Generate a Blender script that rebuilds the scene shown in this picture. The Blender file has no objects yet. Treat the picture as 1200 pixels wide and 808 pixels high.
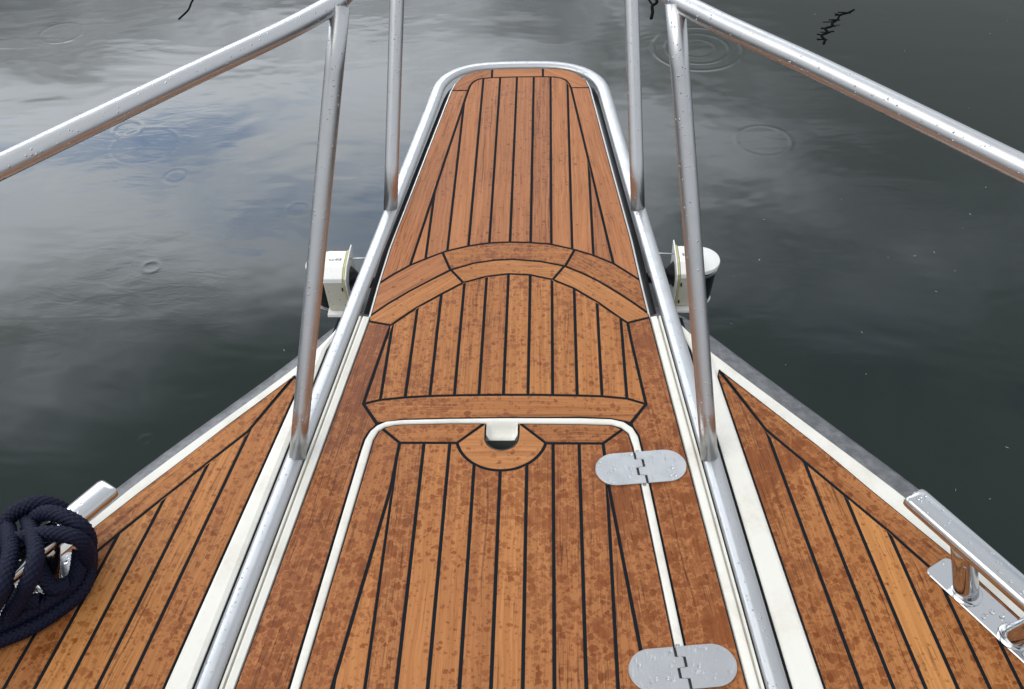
import bpy, bmesh, math, random
import numpy as np
from mathutils import Vector, Matrix
from mathutils.geometry import tessellate_polygon
random.seed(7)
S = bpy.context.scene
COL = S.collection
R = math.radians

# ------------------------------------------------------------------ camera
cam_d = bpy.data.cameras.new("camera")
cam_d.sensor_width = 36.0
cam_d.lens = 36.0
cam_d.clip_start = 0.02
cam_d.clip_end = 3000
cam = bpy.data.objects.new("camera", cam_d)
COL.objects.link(cam)
M = Matrix(((0.99942, 0.0, 0.034147), (0.024722, 0.689806, -0.723572), (-0.023555, 0.723995, 0.689403)))
cam.matrix_world = Matrix.Translation((0.0844, -1.2665, 1.44)) @ M.to_4x4()
S.camera = cam

# ------------------------------------------------------------------ sky and sun
SUN_EL, SUN_AZ = R(58), R(-112)          # azimuth measured from +Y (ahead) towards +X
sun_dir = Vector((math.sin(SUN_AZ) * math.cos(SUN_EL), math.cos(SUN_AZ) * math.cos(SUN_EL), math.sin(SUN_EL)))
world = bpy.data.worlds.new("World")
S.world = world
world.use_nodes = True
wt = world.node_tree
for n in list(wt.nodes):
    wt.nodes.remove(n)


def N(t, kind, **kw):
    n = t.nodes.new(kind)
    for k, v in kw.items():
        setattr(n, k, v)
    return n


def setin(t, n, key, val):
    if val is None:
        return
    s = n.inputs[key]
    if hasattr(val, "is_output") or isinstance(val, bpy.types.NodeSocket):
        t.links.new(val, s)
    else:
        s.default_value = val


def math_(t, op, a, b=None, c=None, clamp=False):
    n = N(t, "ShaderNodeMath", operation=op, use_clamp=clamp)
    setin(t, n, 0, a)
    setin(t, n, 1, b)
    setin(t, n, 2, c)
    return n.outputs[0]


def vmath(t, op, a, b=None, scale=None):
    n = N(t, "ShaderNodeVectorMath", operation=op)
    setin(t, n, 0, a)
    setin(t, n, 1, b)
    if scale is not None:
        setin(t, n, 3, scale)
    return n.outputs["Value"] if op in ("LENGTH", "DISTANCE", "DOT_PRODUCT") else n.outputs[0]


def ramp01(t, val, lo, hi, a=0.0, b=1.0):
    n = N(t, "ShaderNodeMapRange", interpolation_type="SMOOTHSTEP")
    setin(t, n, 0, val)
    setin(t, n, 1, lo)
    setin(t, n, 2, hi)
    setin(t, n, 3, a)
    setin(t, n, 4, b)
    return n.outputs[0]


def noise(t, vec, scale, detail=3.0, rough=0.55, dist=0.0):
    n = N(t, "ShaderNodeTexNoise")
    setin(t, n, "Vector", vec)
    setin(t, n, "Scale", scale)
    setin(t, n, "Detail", detail)
    setin(t, n, "Roughness", rough)
    setin(t, n, "Distortion", dist)
    return n.outputs["Fac"]


def voro(t, vec, scale, feature="F1"):
    n = N(t, "ShaderNodeTexVoronoi", feature=feature)
    setin(t, n, "Vector", vec)
    setin(t, n, "Scale", scale)
    return n


def mixc(t, fac, a, b, blend="MIX"):
    n = N(t, "ShaderNodeMix", data_type="RGBA", blend_type=blend)
    setin(t, n, 0, fac)
    for k, v in ((6, a), (7, b)):
        if isinstance(v, tuple) and len(v) == 3:
            v = (*v, 1.0)
        setin(t, n, k, v)
    return n.outputs[2]


def comb(t, x, y, z):
    n = N(t, "ShaderNodeCombineXYZ")
    setin(t, n, 0, x)
    setin(t, n, 1, y)
    setin(t, n, 2, z)
    return n.outputs[0]


# broken rain clouds over a pale sky, drawn on a cloud deck overhead
tc = N(wt, "ShaderNodeTexCoord")
sky = N(wt, "ShaderNodeTexSky", sky_type="NISHITA", sun_disc=False)
sky.sun_elevation = SUN_EL
sky.sun_rotation = SUN_AZ
sep = N(wt, "ShaderNodeSeparateXYZ")
wt.links.new(tc.outputs["Generated"], sep.inputs[0])
zc = math_(wt, "MAXIMUM", sep.outputs[2], 0.06)
cx = math_(wt, "DIVIDE", sep.outputs[0], zc)
cy = math_(wt, "DIVIDE", sep.outputs[1], zc)
cp = comb(wt, cx, cy, 2.3)
warp = noise(wt, cp, 0.9, 3.0, 0.6)
cpw = vmath(wt, "ADD", cp, vmath(wt, "SCALE", comb(wt, warp, math_(wt, "MULTIPLY", warp, -0.6), 0.0), None, 0.9))
big = noise(wt, cpw, 0.55, 2.0, 0.5, 0.3)
fine = noise(wt, cpw, 2.1, 6.0, 0.58, 0.3)
dens = math_(wt, "ADD", math_(wt, "MULTIPLY", big, 0.7), math_(wt, "MULTIPLY", fine, 0.42))
# the cloud is thin and bright low ahead to the left, heavy elsewhere
nrm_ = vmath(wt, "NORMALIZE", tc.outputs["Generated"])
sn = N(wt, "ShaderNodeSeparateXYZ")
wt.links.new(nrm_, sn.inputs[0])
el_ = math_(wt, "ARCSINE", sn.outputs[2])
az_ = math_(wt, "ARCTAN2", sn.outputs[0], sn.outputs[1])
de = math_(wt, "DIVIDE", math_(wt, "SUBTRACT", el_, R(31)), R(12.6))
da = math_(wt, "DIVIDE", math_(wt, "SUBTRACT", az_, R(-27)), R(58))
rad_ = math_(wt, "SQRT", math_(wt, "ADD", math_(wt, "MULTIPLY", de, de), math_(wt, "MULTIPLY", da, da)))
rad_ = math_(wt, "ADD", rad_, math_(wt, "MULTIPLY", math_(wt, "SUBTRACT", dens, 0.56), 2.2))
glow = ramp01(wt, rad_, 1.05, 0.05)
cover = ramp01(wt, dens, 0.33, 0.49)
thick = ramp01(wt, dens, 0.50, 0.70)
bright = math_(wt, "MULTIPLY_ADD", glow, 60.0, 8.6)
lit = vmath(wt, "SCALE", (0.91, 0.955, 1.02), None, bright)
dark = vmath(wt, "SCALE", (0.94, 0.97, 1.0), None, math_(wt, "MULTIPLY_ADD", glow, 40.0, 7.6))
ccol = mixc(wt, thick, lit, dark)
blue = vmath(wt, "SCALE", sky.outputs[0], None, math_(wt, "MULTIPLY_ADD", glow, 12.0, 1.0))
skyc = mixc(wt, cover, blue, ccol)
bg = N(wt, "ShaderNodeBackground")
wt.links.new(skyc, bg.inputs[0])
bg.inputs[1].default_value = 0.1
wo = N(wt, "ShaderNodeOutputWorld")
wt.links.new(bg.outputs[0], wo.inputs[0])

sun_d = bpy.data.lights.new("sun", "SUN")
sun_d.energy = 1.3
sun_d.angle = R(48)
sun_d.color = (1.0, 0.95, 0.88)
sun = bpy.data.objects.new("sun", sun_d)
COL.objects.link(sun)
sun.rotation_euler = (-sun_dir).to_track_quat("-Z", "Y").to_euler()

S.view_settings.view_transform = "Standard"
S.view_settings.look = "None"
S.view_settings.exposure = 0.0
S.view_settings.gamma = 1.0
S.render.engine = "CYCLES"


# ------------------------------------------------------------------ materials
def mat(name):
    m = bpy.data.materials.new(name)
    m.use_nodes = True
    t = m.node_tree
    return m, t, t.nodes["Principled BSDF"]


def simple(name, col, rough, metal=0.0, spec=0.5):
    m, t, p = mat(name)
    p.inputs["Base Color"].default_value = (*col, 1)
    p.inputs["Roughness"].default_value = rough
    p.inputs["Metallic"].default_value = metal
    p.inputs["Specular IOR Level"].default_value = spec
    return m, t, p


def add_bump(t, p, h, strength, dist):
    b = N(t, "ShaderNodeBump")
    b.inputs["Strength"].default_value = strength
    b.inputs["Distance"].default_value = dist
    setin(t, b, "Height", h)
    if p.inputs["Normal"].is_linked:
        t.links.new(p.inputs["Normal"].links[0].from_socket, b.inputs["Normal"])
    t.links.new(b.outputs[0], p.inputs["Normal"])
    return b


def drops(t, scale, keep, size):
    """height field of scattered water beads, and a 0..1 mask"""
    g = N(t, "ShaderNodeNewGeometry")
    pos = g.outputs["Position"]
    d = noise(t, pos, scale * 1.2, 1.0)
    off = vmath(t, "SCALE", comb(t, d, d, d), None, 0.6 / scale)
    v = voro(t, vmath(t, "ADD", pos, off), scale)
    sc = N(t, "ShaderNodeSeparateColor")
    t.links.new(v.outputs["Color"], sc.inputs[0])
    on = math_(t, "LESS_THAN", sc.outputs[0], keep)
    rad = math_(t, "MULTIPLY_ADD", sc.outputs[1], size * 0.6, size * 0.4)
    q = math_(t, "DIVIDE", v.outputs["Distance"], rad)
    h = math_(t, "SQRT", math_(t, "MAXIMUM", math_(t, "SUBTRACT", 1.0, math_(t, "MULTIPLY", q, q)), 0.0))
    return math_(t, "MULTIPLY", math_(t, "MULTIPLY", h, on), rad)


def teak(name, dry_a, dry_b, wetness, rain=0.5):
    m, t, p = mat(name)
    g = N(t, "ShaderNodeNewGeometry")
    pos = g.outputs["Position"]
    oi = N(t, "ShaderNodeObjectInfo")
    rnd = oi.outputs["Random"]
    uv = N(t, "ShaderNodeUVMap")
    su = N(t, "ShaderNodeSeparateXYZ")
    t.links.new(uv.outputs[0], su.inputs[0])
    u, v = su.outputs[0], su.outputs[1]
    ro = math_(t, "MULTIPLY", rnd, 37.0)
    vw = math_(t, "ADD", v, math_(t, "MULTIPLY", noise(t, comb(t, u, v, ro), 5.0, 2.0), 0.018))
    gr = noise(t, comb(t, math_(t, "MULTIPLY", u, 4.0), math_(t, "MULTIPLY", vw, 190.0), ro), 1.0, 5.0, 0.62)
    band = noise(t, comb(t, math_(t, "MULTIPLY", u, 1.6), math_(t, "MULTIPLY", vw, 50.0), ro), 1.0, 3.0, 0.6)
    pore = noise(t, comb(t, math_(t, "MULTIPLY", u, 13.0), math_(t, "MULTIPLY", v, 430.0), ro), 1.0, 2.0, 0.5)
    porem = ramp01(t, pore, 0.55, 0.66)
    porem = math_(t, "MULTIPLY", porem, ramp01(t, math_(t, "ADD", noise(t, pos, 11.0, 2.0), math_(t, "MULTIPLY", math_(t, "SUBTRACT", math_(t, "FRACT", math_(t, "MULTIPLY", rnd, 7.3)), 0.5), 0.30)), 0.38, 0.62))
    base = mixc(t, rnd, dry_a, dry_b)
    base = mixc(t, ramp01(t, gr, 0.30, 0.75), vmath(t, "MULTIPLY", base, (0.80, 0.73, 0.64)), vmath(t, "MULTIPLY", base, (1.13, 1.15, 1.15)))
    base = mixc(t, math_(t, "MULTIPLY", ramp01(t, band, 0.52, 0.75), 0.55), base, vmath(t, "MULTIPLY", base, (0.66, 0.56, 0.48)))
    # rain: beads soaked in, joined into wet areas
    n1 = noise(t, pos, 3.1, 3.0, 0.6)
    n2 = noise(t, pos, 26.0, 3.0, 0.6)
    dn = N(t, "ShaderNodeTexNoise")
    dn.inputs["Scale"].default_value = 120.0
    dn.inputs["Detail"].default_value = 3.0
    t.links.new(pos, dn.inputs["Vector"])
    pd = vmath(t, "ADD", vmath(t, "ADD", pos, comb(t, math_(t, "MULTIPLY", rnd, 3.7), math_(t, "MULTIPLY", rnd, 9.1), 0.0)), vmath(t, "SCALE", vmath(t, "SUBTRACT", dn.outputs["Color"], (0.5, 0.5, 0.5)), None, 0.012))
    loc = math_(t, "ADD", math_(t, "MULTIPLY", math_(t, "SUBTRACT", n1, 0.5), 2.0), wetness)
    loc = math_(t, "ADD", loc, math_(t, "MULTIPLY", math_(t, "SUBTRACT", rnd, 0.5), 0.22))

    def spots(sc_, k, soft):
        vv = voro(t, pd, sc_)
        cc = N(t, "ShaderNodeSeparateColor")
        t.links.new(vv.outputs["Color"], cc.inputs[0])
        rad = math_(t, "ADD", math_(t, "MULTIPLY_ADD", cc.outputs[0], 0.62, -0.12), math_(t, "MULTIPLY", loc, k))
        edge = math_(t, "SUBTRACT", rad, vv.outputs["Distance"])
        return math_(t, "MULTIPLY", ramp01(t, edge, 0.0, soft), math_(t, "MULTIPLY_ADD", cc.outputs[1], 0.6, 0.4))
    s1 = spots(84.0, rain, 0.10)
    s2 = spots(165.0, rain * 0.7, 0.14)
    area = ramp01(t, math_(t, "ADD", loc, math_(t, "MULTIPLY", math_(t, "SUBTRACT", n2, 0.5), 1.3)), 0.62, 0.70)
    wet = math_(t, "MAXIMUM", math_(t, "MAXIMUM", s1, math_(t, "MULTIPLY", s2, 0.8)), math_(t, "MULTIPLY", area, 0.85))
    wet = math_(t, "MULTIPLY", wet, math_(t, "MULTIPLY_ADD", noise(t, pos, 140.0, 2.0), 0.5, 0.75), clamp=True)
    wetc = vmath(t, "MULTIPLY", base, (0.555, 0.40, 0.27))
    col = mixc(t, wet, base, wetc)
    col = mixc(t, math_(t, "MULTIPLY", porem, 0.62), col, vmath(t, "MULTIPLY", col, (0.30, 0.24, 0.22)))
    # a few dark weathered streaks
    st = noise(t, comb(t, math_(t, "MULTIPLY", u, 2.2), math_(t, "MULTIPLY", vw, 150.0), math_(t, "ADD", ro, 9.0)), 1.0, 1.0, 0.4)
    col = mixc(t, math_(t, "MULTIPLY", ramp01(t, st, 0.70, 0.76), 0.6), col, vmath(t, "MULTIPLY", col, (0.35, 0.28, 0.25)))
    t.links.new(col, p.inputs["Base Color"])
    t.links.new(math_(t, "MULTIPLY_ADD", wet, -0.22, 0.58), p.inputs["Roughness"])
    p.inputs["Specular IOR Level"].default_value = 0.22
    hh = math_(t, "SUBTRACT", math_(t, "MULTIPLY", gr, 0.5), math_(t, "MULTIPLY", porem, 0.7))
    add_bump(t, p, hh, 0.5, 0.0006)
    return m


TEAK_MID = teak("teak_mid", (0.44, 0.184, 0.062), (0.36, 0.143, 0.050), 0.27, 0.85)
TEAK_FRONT = teak("teak_front", (0.43, 0.178, 0.072), (0.35, 0.141, 0.061), -0.12, 0.6)
TEAK_WET = teak("teak_wet", (0.40, 0.167, 0.059), (0.35, 0.138, 0.050), 0.42, 0.9)
TEAK_SOAKED = teak("teak_soaked", (0.36, 0.143, 0.052), (0.34, 0.134, 0.049), 0.52, 1.0)
TEAK_SIDE = teak("teak_side", (0.45, 0.192, 0.062), (0.35, 0.138, 0.046), 0.30, 0.8)
TEAK_PALE = teak("teak_pale", (0.51, 0.228, 0.073), (0.49, 0.215, 0.069), 0.06, 0.5)
TEAK_DRY = teak("teak_dry", (0.49, 0.214, 0.078), (0.44, 0.190, 0.068), -0.22, 0.4)
CAULK, _t, _p = simple("caulk", (0.007, 0.012, 0.016), 0.85, 0.0, 0.12)
add_bump(_t, _p, noise(_t, None, 300.0), 0.3, 0.0008)

GEL, _t, _p = simple("gelcoat", (0.75, 0.735, 0.665), 0.22)
_g = N(_t, "ShaderNodeNewGeometry")
_d = noise(_t, _g.outputs["Position"], 9.0, 5.0, 0.65)
_k = ramp01(_t, noise(_t, _g.outputs["Position"], 190.0, 2.0), 0.70, 0.78)
_c = mixc(_t, ramp01(_t, _d, 0.45, 0.75), (0.76, 0.745, 0.68), (0.63, 0.605, 0.525))
_c = mixc(_t, math_(_t, "MULTIPLY", _k, 0.35), _c, (0.35, 0.32, 0.26))
_t.links.new(_c, _p.inputs["Base Color"])
add_bump(_t, _p, drops(_t, 120.0, 0.25, 0.35), 0.35, 0.004)

GELW, _t, _p = simple("gelcoat_white", (0.80, 0.80, 0.78), 0.25)
add_bump(_t, _p, drops(_t, 140.0, 0.4, 0.4), 0.5, 0.004)


def steel(name, scale, keep, size, rough=0.16):
    m, t, p = simple(name, (0.58, 0.59, 0.60) if scale != 190.0 else (0.50, 0.51, 0.52), rough, 1.0)
    g = N(t, "ShaderNodeNewGeometry")
    sm = noise(t, g.outputs["Position"], 34.0, 4.0, 0.6)
    t.links.new(ramp01(t, sm, 0.35, 0.75, rough * 0.9, rough * 1.15), p.inputs["Roughness"])
    add_bump(t, p, drops(t, scale, keep, size), 0.6, 0.012)
    return m


STEEL = steel("steel_tube", 210.0, 0.24, 0.36, 0.36)
STEEL_RIM = steel("steel_rim", 190.0, 0.28, 0.36, 0.42)
STEEL_PLATE = steel("steel_plate", 150.0, 0.10, 0.26, 0.30)
STEEL_CLEAT = steel("steel_cleat", 105.0, 0.14, 0.36, 0.16)
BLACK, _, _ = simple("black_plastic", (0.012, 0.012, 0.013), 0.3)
LENS, _, _ = simple("dark_lens", (0.008, 0.010, 0.012), 0.06, 0.0, 0.8)
YELLOW, _, _ = simple("yellowed_gasket", (0.50, 0.47, 0.20), 0.5)
HOUSE, _t, _p = simple("lamp_housing", (0.66, 0.63, 0.53), 0.4)
_g = N(_t, "ShaderNodeNewGeometry")
_k = ramp01(_t, noise(_t, _g.outputs["Position"], 150.0, 2.0), 0.66, 0.72)
_t.links.new(mixc(_t, _k, (0.66, 0.63, 0.53), (0.12, 0.10, 0.08)), _p.inputs["Base Color"])
SLOT, _, _ = simple("slot_shade_grey", (0.045, 0.055, 0.052), 0.6)
PRINT, _, _ = simple("grey_print", (0.03, 0.03, 0.03), 0.5)

RUBBER, _t, _p = simple("strake_rubber", (0.20, 0.205, 0.21), 0.38)
_g = N(_t, "ShaderNodeNewGeometry")
_n = noise(_t, _g.outputs["Position"], 45.0, 5.0, 0.7)
_s = ramp01(_t, noise(_t, _g.outputs["Position"], 130.0, 3.0, 0.6), 0.64, 0.72)
_c = mixc(_t, ramp01(_t, _n, 0.35, 0.7), (0.085, 0.088, 0.095), (0.17, 0.173, 0.178))
_t.links.new(mixc(_t, math_(_t, "MULTIPLY", _s, 0.7), _c, (0.07, 0.07, 0.075)), _p.inputs["Base Color"])
add_bump(_t, _p, _n, 0.3, 0.003)

ROPE, _t, _p = simple("navy_rope", (0.006, 0.010, 0.034), 0.62)
_u = N(_t, "ShaderNodeUVMap")
_r = noise(_t, _u.outputs[0], 400.0, 2.0)
_t.links.new(mixc(_t, _r, (0.002, 0.003, 0.012), (0.006, 0.009, 0.032)), _p.inputs["Base Color"])
_p.inputs["Specular IOR Level"].default_value = 0.2
REFLECT_DARK, _, _ = simple("dark_reflection", (0.003, 0.003, 0.003), 0.9, 0.0, 0.05)  # near black, for the dark reflections modelled on the water
LEAF, _, _ = simple("pale_bits", (0.26, 0.26, 0.24), 0.6)

# water: dark harbour water, faint wind ripples, rings where the rain drops fall
WATER, _t, _p = simple("harbour_water", (0.008, 0.0150, 0.0132), 0.015)
_p.inputs["IOR"].default_value = 1.333
_g = N(_t, "ShaderNodeNewGeometry")
_pos = _g.outputs["Position"]
_mp = vmath(_t, "MULTIPLY", _pos, (1.0, 1.9, 1.0))
_w1 = noise(_t, _mp, 1.1, 3.0, 0.5, 0.3)
_w2 = noise(_t, vmath(_t, "MULTIPLY", _pos, (2.2, 6.0, 1.0)), 3.0, 3.0, 0.55, 0.6)
_patch = ramp01(_t, noise(_t, _pos, 0.7, 2.0), 0.45, 0.65)
_h = math_(_t, "ADD", math_(_t, "MULTIPLY", _w1, 0.0045), math_(_t, "MULTIPLY", math_(_t, "MULTIPLY", _w2, _patch), 0.00045))
RINGS = [(-2.694, 4.142, .12, .5), (-1.999, 3.114, .07, 1), (-1.576, 2.029, .035, 1), (-1.647, 2.694, .05, .8), (-1.321, 1.067, .02, .7),
         (0.90, 3.885, .24, 1.3), (0.90, 3.885, .17, 1.0), (0.90, 3.885, .10, .6), (1.117, 2.966, .13, .5), (1.954, 4.234, .05, .9), (2.266, 3.181, .10, .4),
         (-1.023, 2.435, .05, .4), (-1.87, 2.966, .16, .3)]
for (rx, ry, rr, ra) in RINGS:
    dd = vmath(_t, "DISTANCE", _pos, (rx, ry, -1.25))
    q = math_(_t, "DIVIDE", math_(_t, "SUBTRACT", dd, rr), 0.012)
    gq = math_(_t, "EXPONENT", math_(_t, "MULTIPLY", math_(_t, "MULTIPLY", q, q), -1.0))
    _h = math_(_t, "ADD", _h, math_(_t, "MULTIPLY", gq, 0.00036 * ra))
_b = add_bump(_t, _p, _h, 1.0, 1.0)


# ------------------------------------------------------------------ mesh helpers
def link(name, me, m, parent=None, smooth=False, kind=None):
    ob = bpy.data.objects.new(name, me)
    COL.objects.link(ob)
    if m:
        me.materials.append(m)
    if smooth:
        me.polygons.foreach_set("use_smooth", [True] * len(me.polygons))
    if parent:
        ob.parent = parent
    if kind:
        ob["kind"] = kind
    return ob


def mesh(name, verts, faces, m, parent=None, smooth=False, kind=None):
    me = bpy.data.meshes.new(name)
    me.from_pydata([tuple(map(float, v)) for v in verts], [], faces)
    me.update()
    return link(name, me, m, parent, smooth, kind)


def empty(name, parent=None, loc=(0, 0, 0)):
    o = bpy.data.objects.new(name, None)
    COL.objects.link(o)
    o.location = loc
    o.empty_display_size = 0.1
    if parent:
        o.parent = parent
    return o


def area(p):
    return 0.5 * sum(p[i][0] * p[(i + 1) % len(p)][1] - p[(i + 1) % len(p)][0] * p[i][1] for i in range(len(p)))


def clean(p, eps=4e-4):
    o = []
    for q in p:
        if not o or math.hypot(q[0] - o[-1][0], q[1] - o[-1][1]) > eps:
            o.append((q[0], q[1]))
    if len(o) > 1 and math.hypot(o[0][0] - o[-1][0], o[0][1] - o[-1][1]) <= eps:
        o.pop()
    return o


def ccw(p):
    p = clean(p)
    return p if area(p) > 0 else p[::-1]


def inset(p, d):
    p = ccw(p)
    n = len(p)
    out = []
    for i in range(n):
        a, b, c = Vector(p[i - 1]), Vector(p[i]), Vector(p[(i + 1) % n])
        e1, e2 = (b - a).normalized(), (c - b).normalized()
        n1, n2 = Vector((-e1.y, e1.x)), Vector((-e2.y, e2.x))
        s = n1 + n2
        if s.length < 1e-4:
            s = n1.copy()
            k = 1.0
        else:
            s.normalize()
            k = 1.0 / max(s.dot(n1), 0.035)
        out.append(tuple(b + s * d * k))
    return out


def clip(p, a, b, c):
    """keep the part of polygon p with a*x+b*y>=c"""
    out = []
    n = len(p)
    for i in range(n):
        P, Q = p[i], p[(i + 1) % n]
        f, g = a * P[0] + b * P[1] - c, a * Q[0] + b * Q[1] - c
        if f >= 0:
            out.append(P)
        if (f > 0 > g) or (f < 0 < g):
            s = f / (f - g)
            out.append((P[0] + s * (Q[0] - P[0]), P[1] + s * (Q[1] - P[1])))
    return out


def slab(name, poly, z0, z1, m, parent, cham=0.0, grain=None, kind=None, seed=None):
    """extruded outline with a small chamfer; UV = (along grain, across grain) in metres"""
    poly = ccw(poly)
    n = len(poly)
    rings = [[(x, y, z0) for x, y in poly]]
    if cham > 0:
        rings.append([(x, y, z1 - cham) for x, y in poly])
        rings.append([(x, y, z1) for x, y in inset(poly, cham)])
    else:
        rings.append([(x, y, z1) for x, y in poly])
    verts = [v for r in rings for v in r]
    faces = []
    for k in range(len(rings) - 1):
        for i in range(n):
            j = (i + 1) % n
            faces.append((k * n + i, k * n + j, (k + 1) * n + j, (k + 1) * n + i))
    top = (len(rings) - 1) * n
    tri = tessellate_polygon([[Vector(v) for v in rings[-1]]])
    for a, b, c in tri:
        A, B, C = rings[-1][a], rings[-1][b], rings[-1][c]
        if (B[0] - A[0]) * (C[1] - A[1]) - (B[1] - A[1]) * (C[0] - A[0]) < 0:
            b, c = c, b
        faces.append((top + a, top + b, top + c))
    ob = mesh(name, verts, faces, m, parent, kind=kind)
    if grain:
        me = ob.data
        gl = math.hypot(*grain)
        gx, gy = grain[0] / gl, grain[1] / gl
        ou, ov = random.random() * 9, random.random() * 9
        uvl = me.uv_layers.new(name="UVMap")
        for lp in me.loops:
            c = me.vertices[lp.vertex_index].co
            uvl.data[lp.index].uv = (c.x * gx + c.y * gy + ou, -c.x * gy + c.y * gx + ov)
    return ob


GAP = 0.0030


def plank(poly, ztop, m, parent, grain):
    p = clean(poly)
    if len(p) < 3 or abs(area(p)) < 5e-5:
        return
    q = inset(p, GAP)
    if abs(area(q)) < 3e-5 or area(q) < 0:
        return
    return slab("plank", q, ztop - 0.008, ztop, m, parent, 0.0007, grain)


def caulking(poly, ztop, parent):
    return slab("caulking", inset(poly, 0.0012), ztop - 0.02, ztop - 0.0011, CAULK, parent)


def catmull(pts, step):
    P = [np.array(p, float) for p in pts]
    P = [2 * P[0] - P[1]] + P + [2 * P[-1] - P[-2]]
    out = []
    for i in range(1, len(P) - 2):
        a, b, c, d = P[i - 1], P[i], P[i + 1], P[i + 2]
        n = max(2, int(np.linalg.norm(c - b) / step))
        for k in range(n):
            s = k / n
            out.append(0.5 * ((2 * b) + (-a + c) * s + (2 * a - 5 * b + 4 * c - d) * s * s + (-a + 3 * b - 3 * c + d) * s ** 3))
    out.append(P[-2])
    return out


def frames(path):
    path = [np.array(p, float) for p in path]
    T = []
    for i in range(len(path)):
        a, b = path[max(i - 1, 0)], path[min(i + 1, len(path) - 1)]
        v = b - a
        T.append(v / np.linalg.norm(v))
    up = np.array((0, 0, 1.0))
    if abs(T[0][2]) > 0.9:
        up = np.array((0, 1.0, 0))
    Nn = np.cross(T[0], up)
    Nn /= np.linalg.norm(Nn)
    F = []
    for t in T:
        Nn = Nn - t * np.dot(Nn, t)
        Nn /= np.linalg.norm(Nn)
        F.append((t, Nn.copy(), np.cross(Nn, t)))
    return path, F


def tube_geo(path, ra, rb=None, seg=24, cap=True):
    """round or oval tube; ra sideways, rb upwards"""
    rb = rb or ra
    path, F = frames(path)
    V, Q = [], []
    for p, (t, n, b) in zip(path, F):
        for k in range(seg):
            a = 2 * math.pi * k / seg
            V.append(p + n * (ra * math.cos(a)) + b * (rb * math.sin(a)))
    for i in range(len(path) - 1):
        for k in range(seg):
            j = (k + 1) % seg
            Q.append((i * seg + k, i * seg + j, (i + 1) * seg + j, (i + 1) * seg + k))
    if cap:
        Q.append(tuple(range(seg)))
        Q.append(tuple(range((len(path) - 1) * seg, len(path) * seg))[::-1])
    return V, Q


def join(geos):
    V, Q = [], []
    for v, q in geos:
        o = len(V)
        V += list(v)
        Q += [tuple(i + o for i in f) for f in q]
    return V, Q


def fixnormals(ob):
    bm = bmesh.new()
    bm.from_mesh(ob.data)
    bmesh.ops.recalc_face_normals(bm, faces=bm.faces)
    bm.to_mesh(ob.data)
    bm.free()
    return ob


def tube(name, path, ra, m, parent, rb=None, seg=24):
    V, Q = tube_geo(path, ra, rb, seg)
    ob = fixnormals(mesh(name, V, Q, m, parent, True))
    for f in ob.data.polygons[-2:]:
        f.use_smooth = False
    return ob


def loft(name, secs, m, parent, smooth=True, closed=False):
    n = len(secs[0])
    V = [v for s in secs for v in s]
    Q = []
    for i in range(len(secs) - 1):
        for k in range(n if closed else n - 1):
            j = (k + 1) % n
            Q.append((i * n + k, i * n + j, (i + 1) * n + j, (i + 1) * n + k))
    return fixnormals(mesh(name, V, Q, m, parent, smooth))


def bevel(ob, w, seg=3, angle=35):
    md = ob.modifiers.new("bevel", "BEVEL")
    md.width = w
    md.segments = seg
    md.limit_method = "ANGLE"
    md.angle_limit = R(angle)
    return ob


def lathe(name, prof, center, m, parent, seg=40, axis=None):
    V, Q = [], []
    for r, z in prof:
        for k in range(seg):
            a = 2 * math.pi * k / seg
            V.append((center[0] + r * math.cos(a), center[1] + r * math.sin(a), center[2] + z))
    for i in range(len(prof) - 1):
        for k in range(seg):
            j = (k + 1) % seg
            Q.append((i * seg + k, i * seg + j, (i + 1) * seg + j, (i + 1) * seg + k))
    Q.append(tuple(range(seg))[::-1])
    Q.append(tuple(range((len(prof) - 1) * seg, len(prof) * seg)))
    ob = fixnormals(mesh(name, V, Q, m, parent, True))
    md = ob.modifiers.new("es", "EDGE_SPLIT")
    md.split_angle = R(40)
    return ob


def lerp_poly(pts, y):
    """x at y on a polyline given as (x, y)"""
    p = sorted(pts, key=lambda q: q[1])
    if y <= p[0][1]:
        a, b = p[0], p[1]
    elif y >= p[-1][1]:
        a, b = p[-2], p[-1]
    else:
        for a, b in zip(p, p[1:]):
            if a[1] <= y <= b[1]:
                break
    s = (y - a[1]) / (b[1] - a[1])
    return a[0] + s * (b[0] - a[0])


# ------------------------------------------------------------------ water
water = mesh("water", [(-900, -900, -1.25), (900, -900, -1.25), (900, 900, -1.25), (-900, 900, -1.25)], [(0, 1, 2, 3)], WATER, kind="structure")

# ------------------------------------------------------------------ boat
boat = empty("motor_boat", loc=(0, 0, -1.25))
boat["label"] = "white motor boat bow with wet teak decks, bow platform and steel rails over dark water"
boat["category"] = "boat"


def part(ob):
    """children keep world coordinates although the boat's base is at the waterline"""
    ob.location.z += 1.25
    return ob


AFT = -1.15
# sheer line of the hull, port and starboard, from aft to stem
SHEER_L = [(-1.27, -1.30), (-1.17, -1.0), (-1.02, -0.70), (-0.86, -0.42), (-0.705, -0.175), (-0.613, -0.049), (-0.423, 0.190), (-0.28, 0.395), (-0.16, 0.58), (-0.06, 0.72), (0.0, 0.76)]
SHEER_R = [(1.29, -1.30), (1.19, -1.0), (1.06, -0.72), (0.92, -0.45), (0.80, -0.255), (0.699, -0.117), (0.56, 0.055), (0.425, 0.222), (0.29, 0.40), (0.165, 0.58), (0.06, 0.72), (0.0, 0.76)]
SH_L = [tuple(p[:2]) for p in catmull([(*p, 0) for p in SHEER_L], 0.05)]
SH_R = [tuple(p[:2]) for p in catmull([(*p, 0) for p in SHEER_R], 0.05)]
outline = SH_L + SH_R[::-1][1:]


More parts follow.
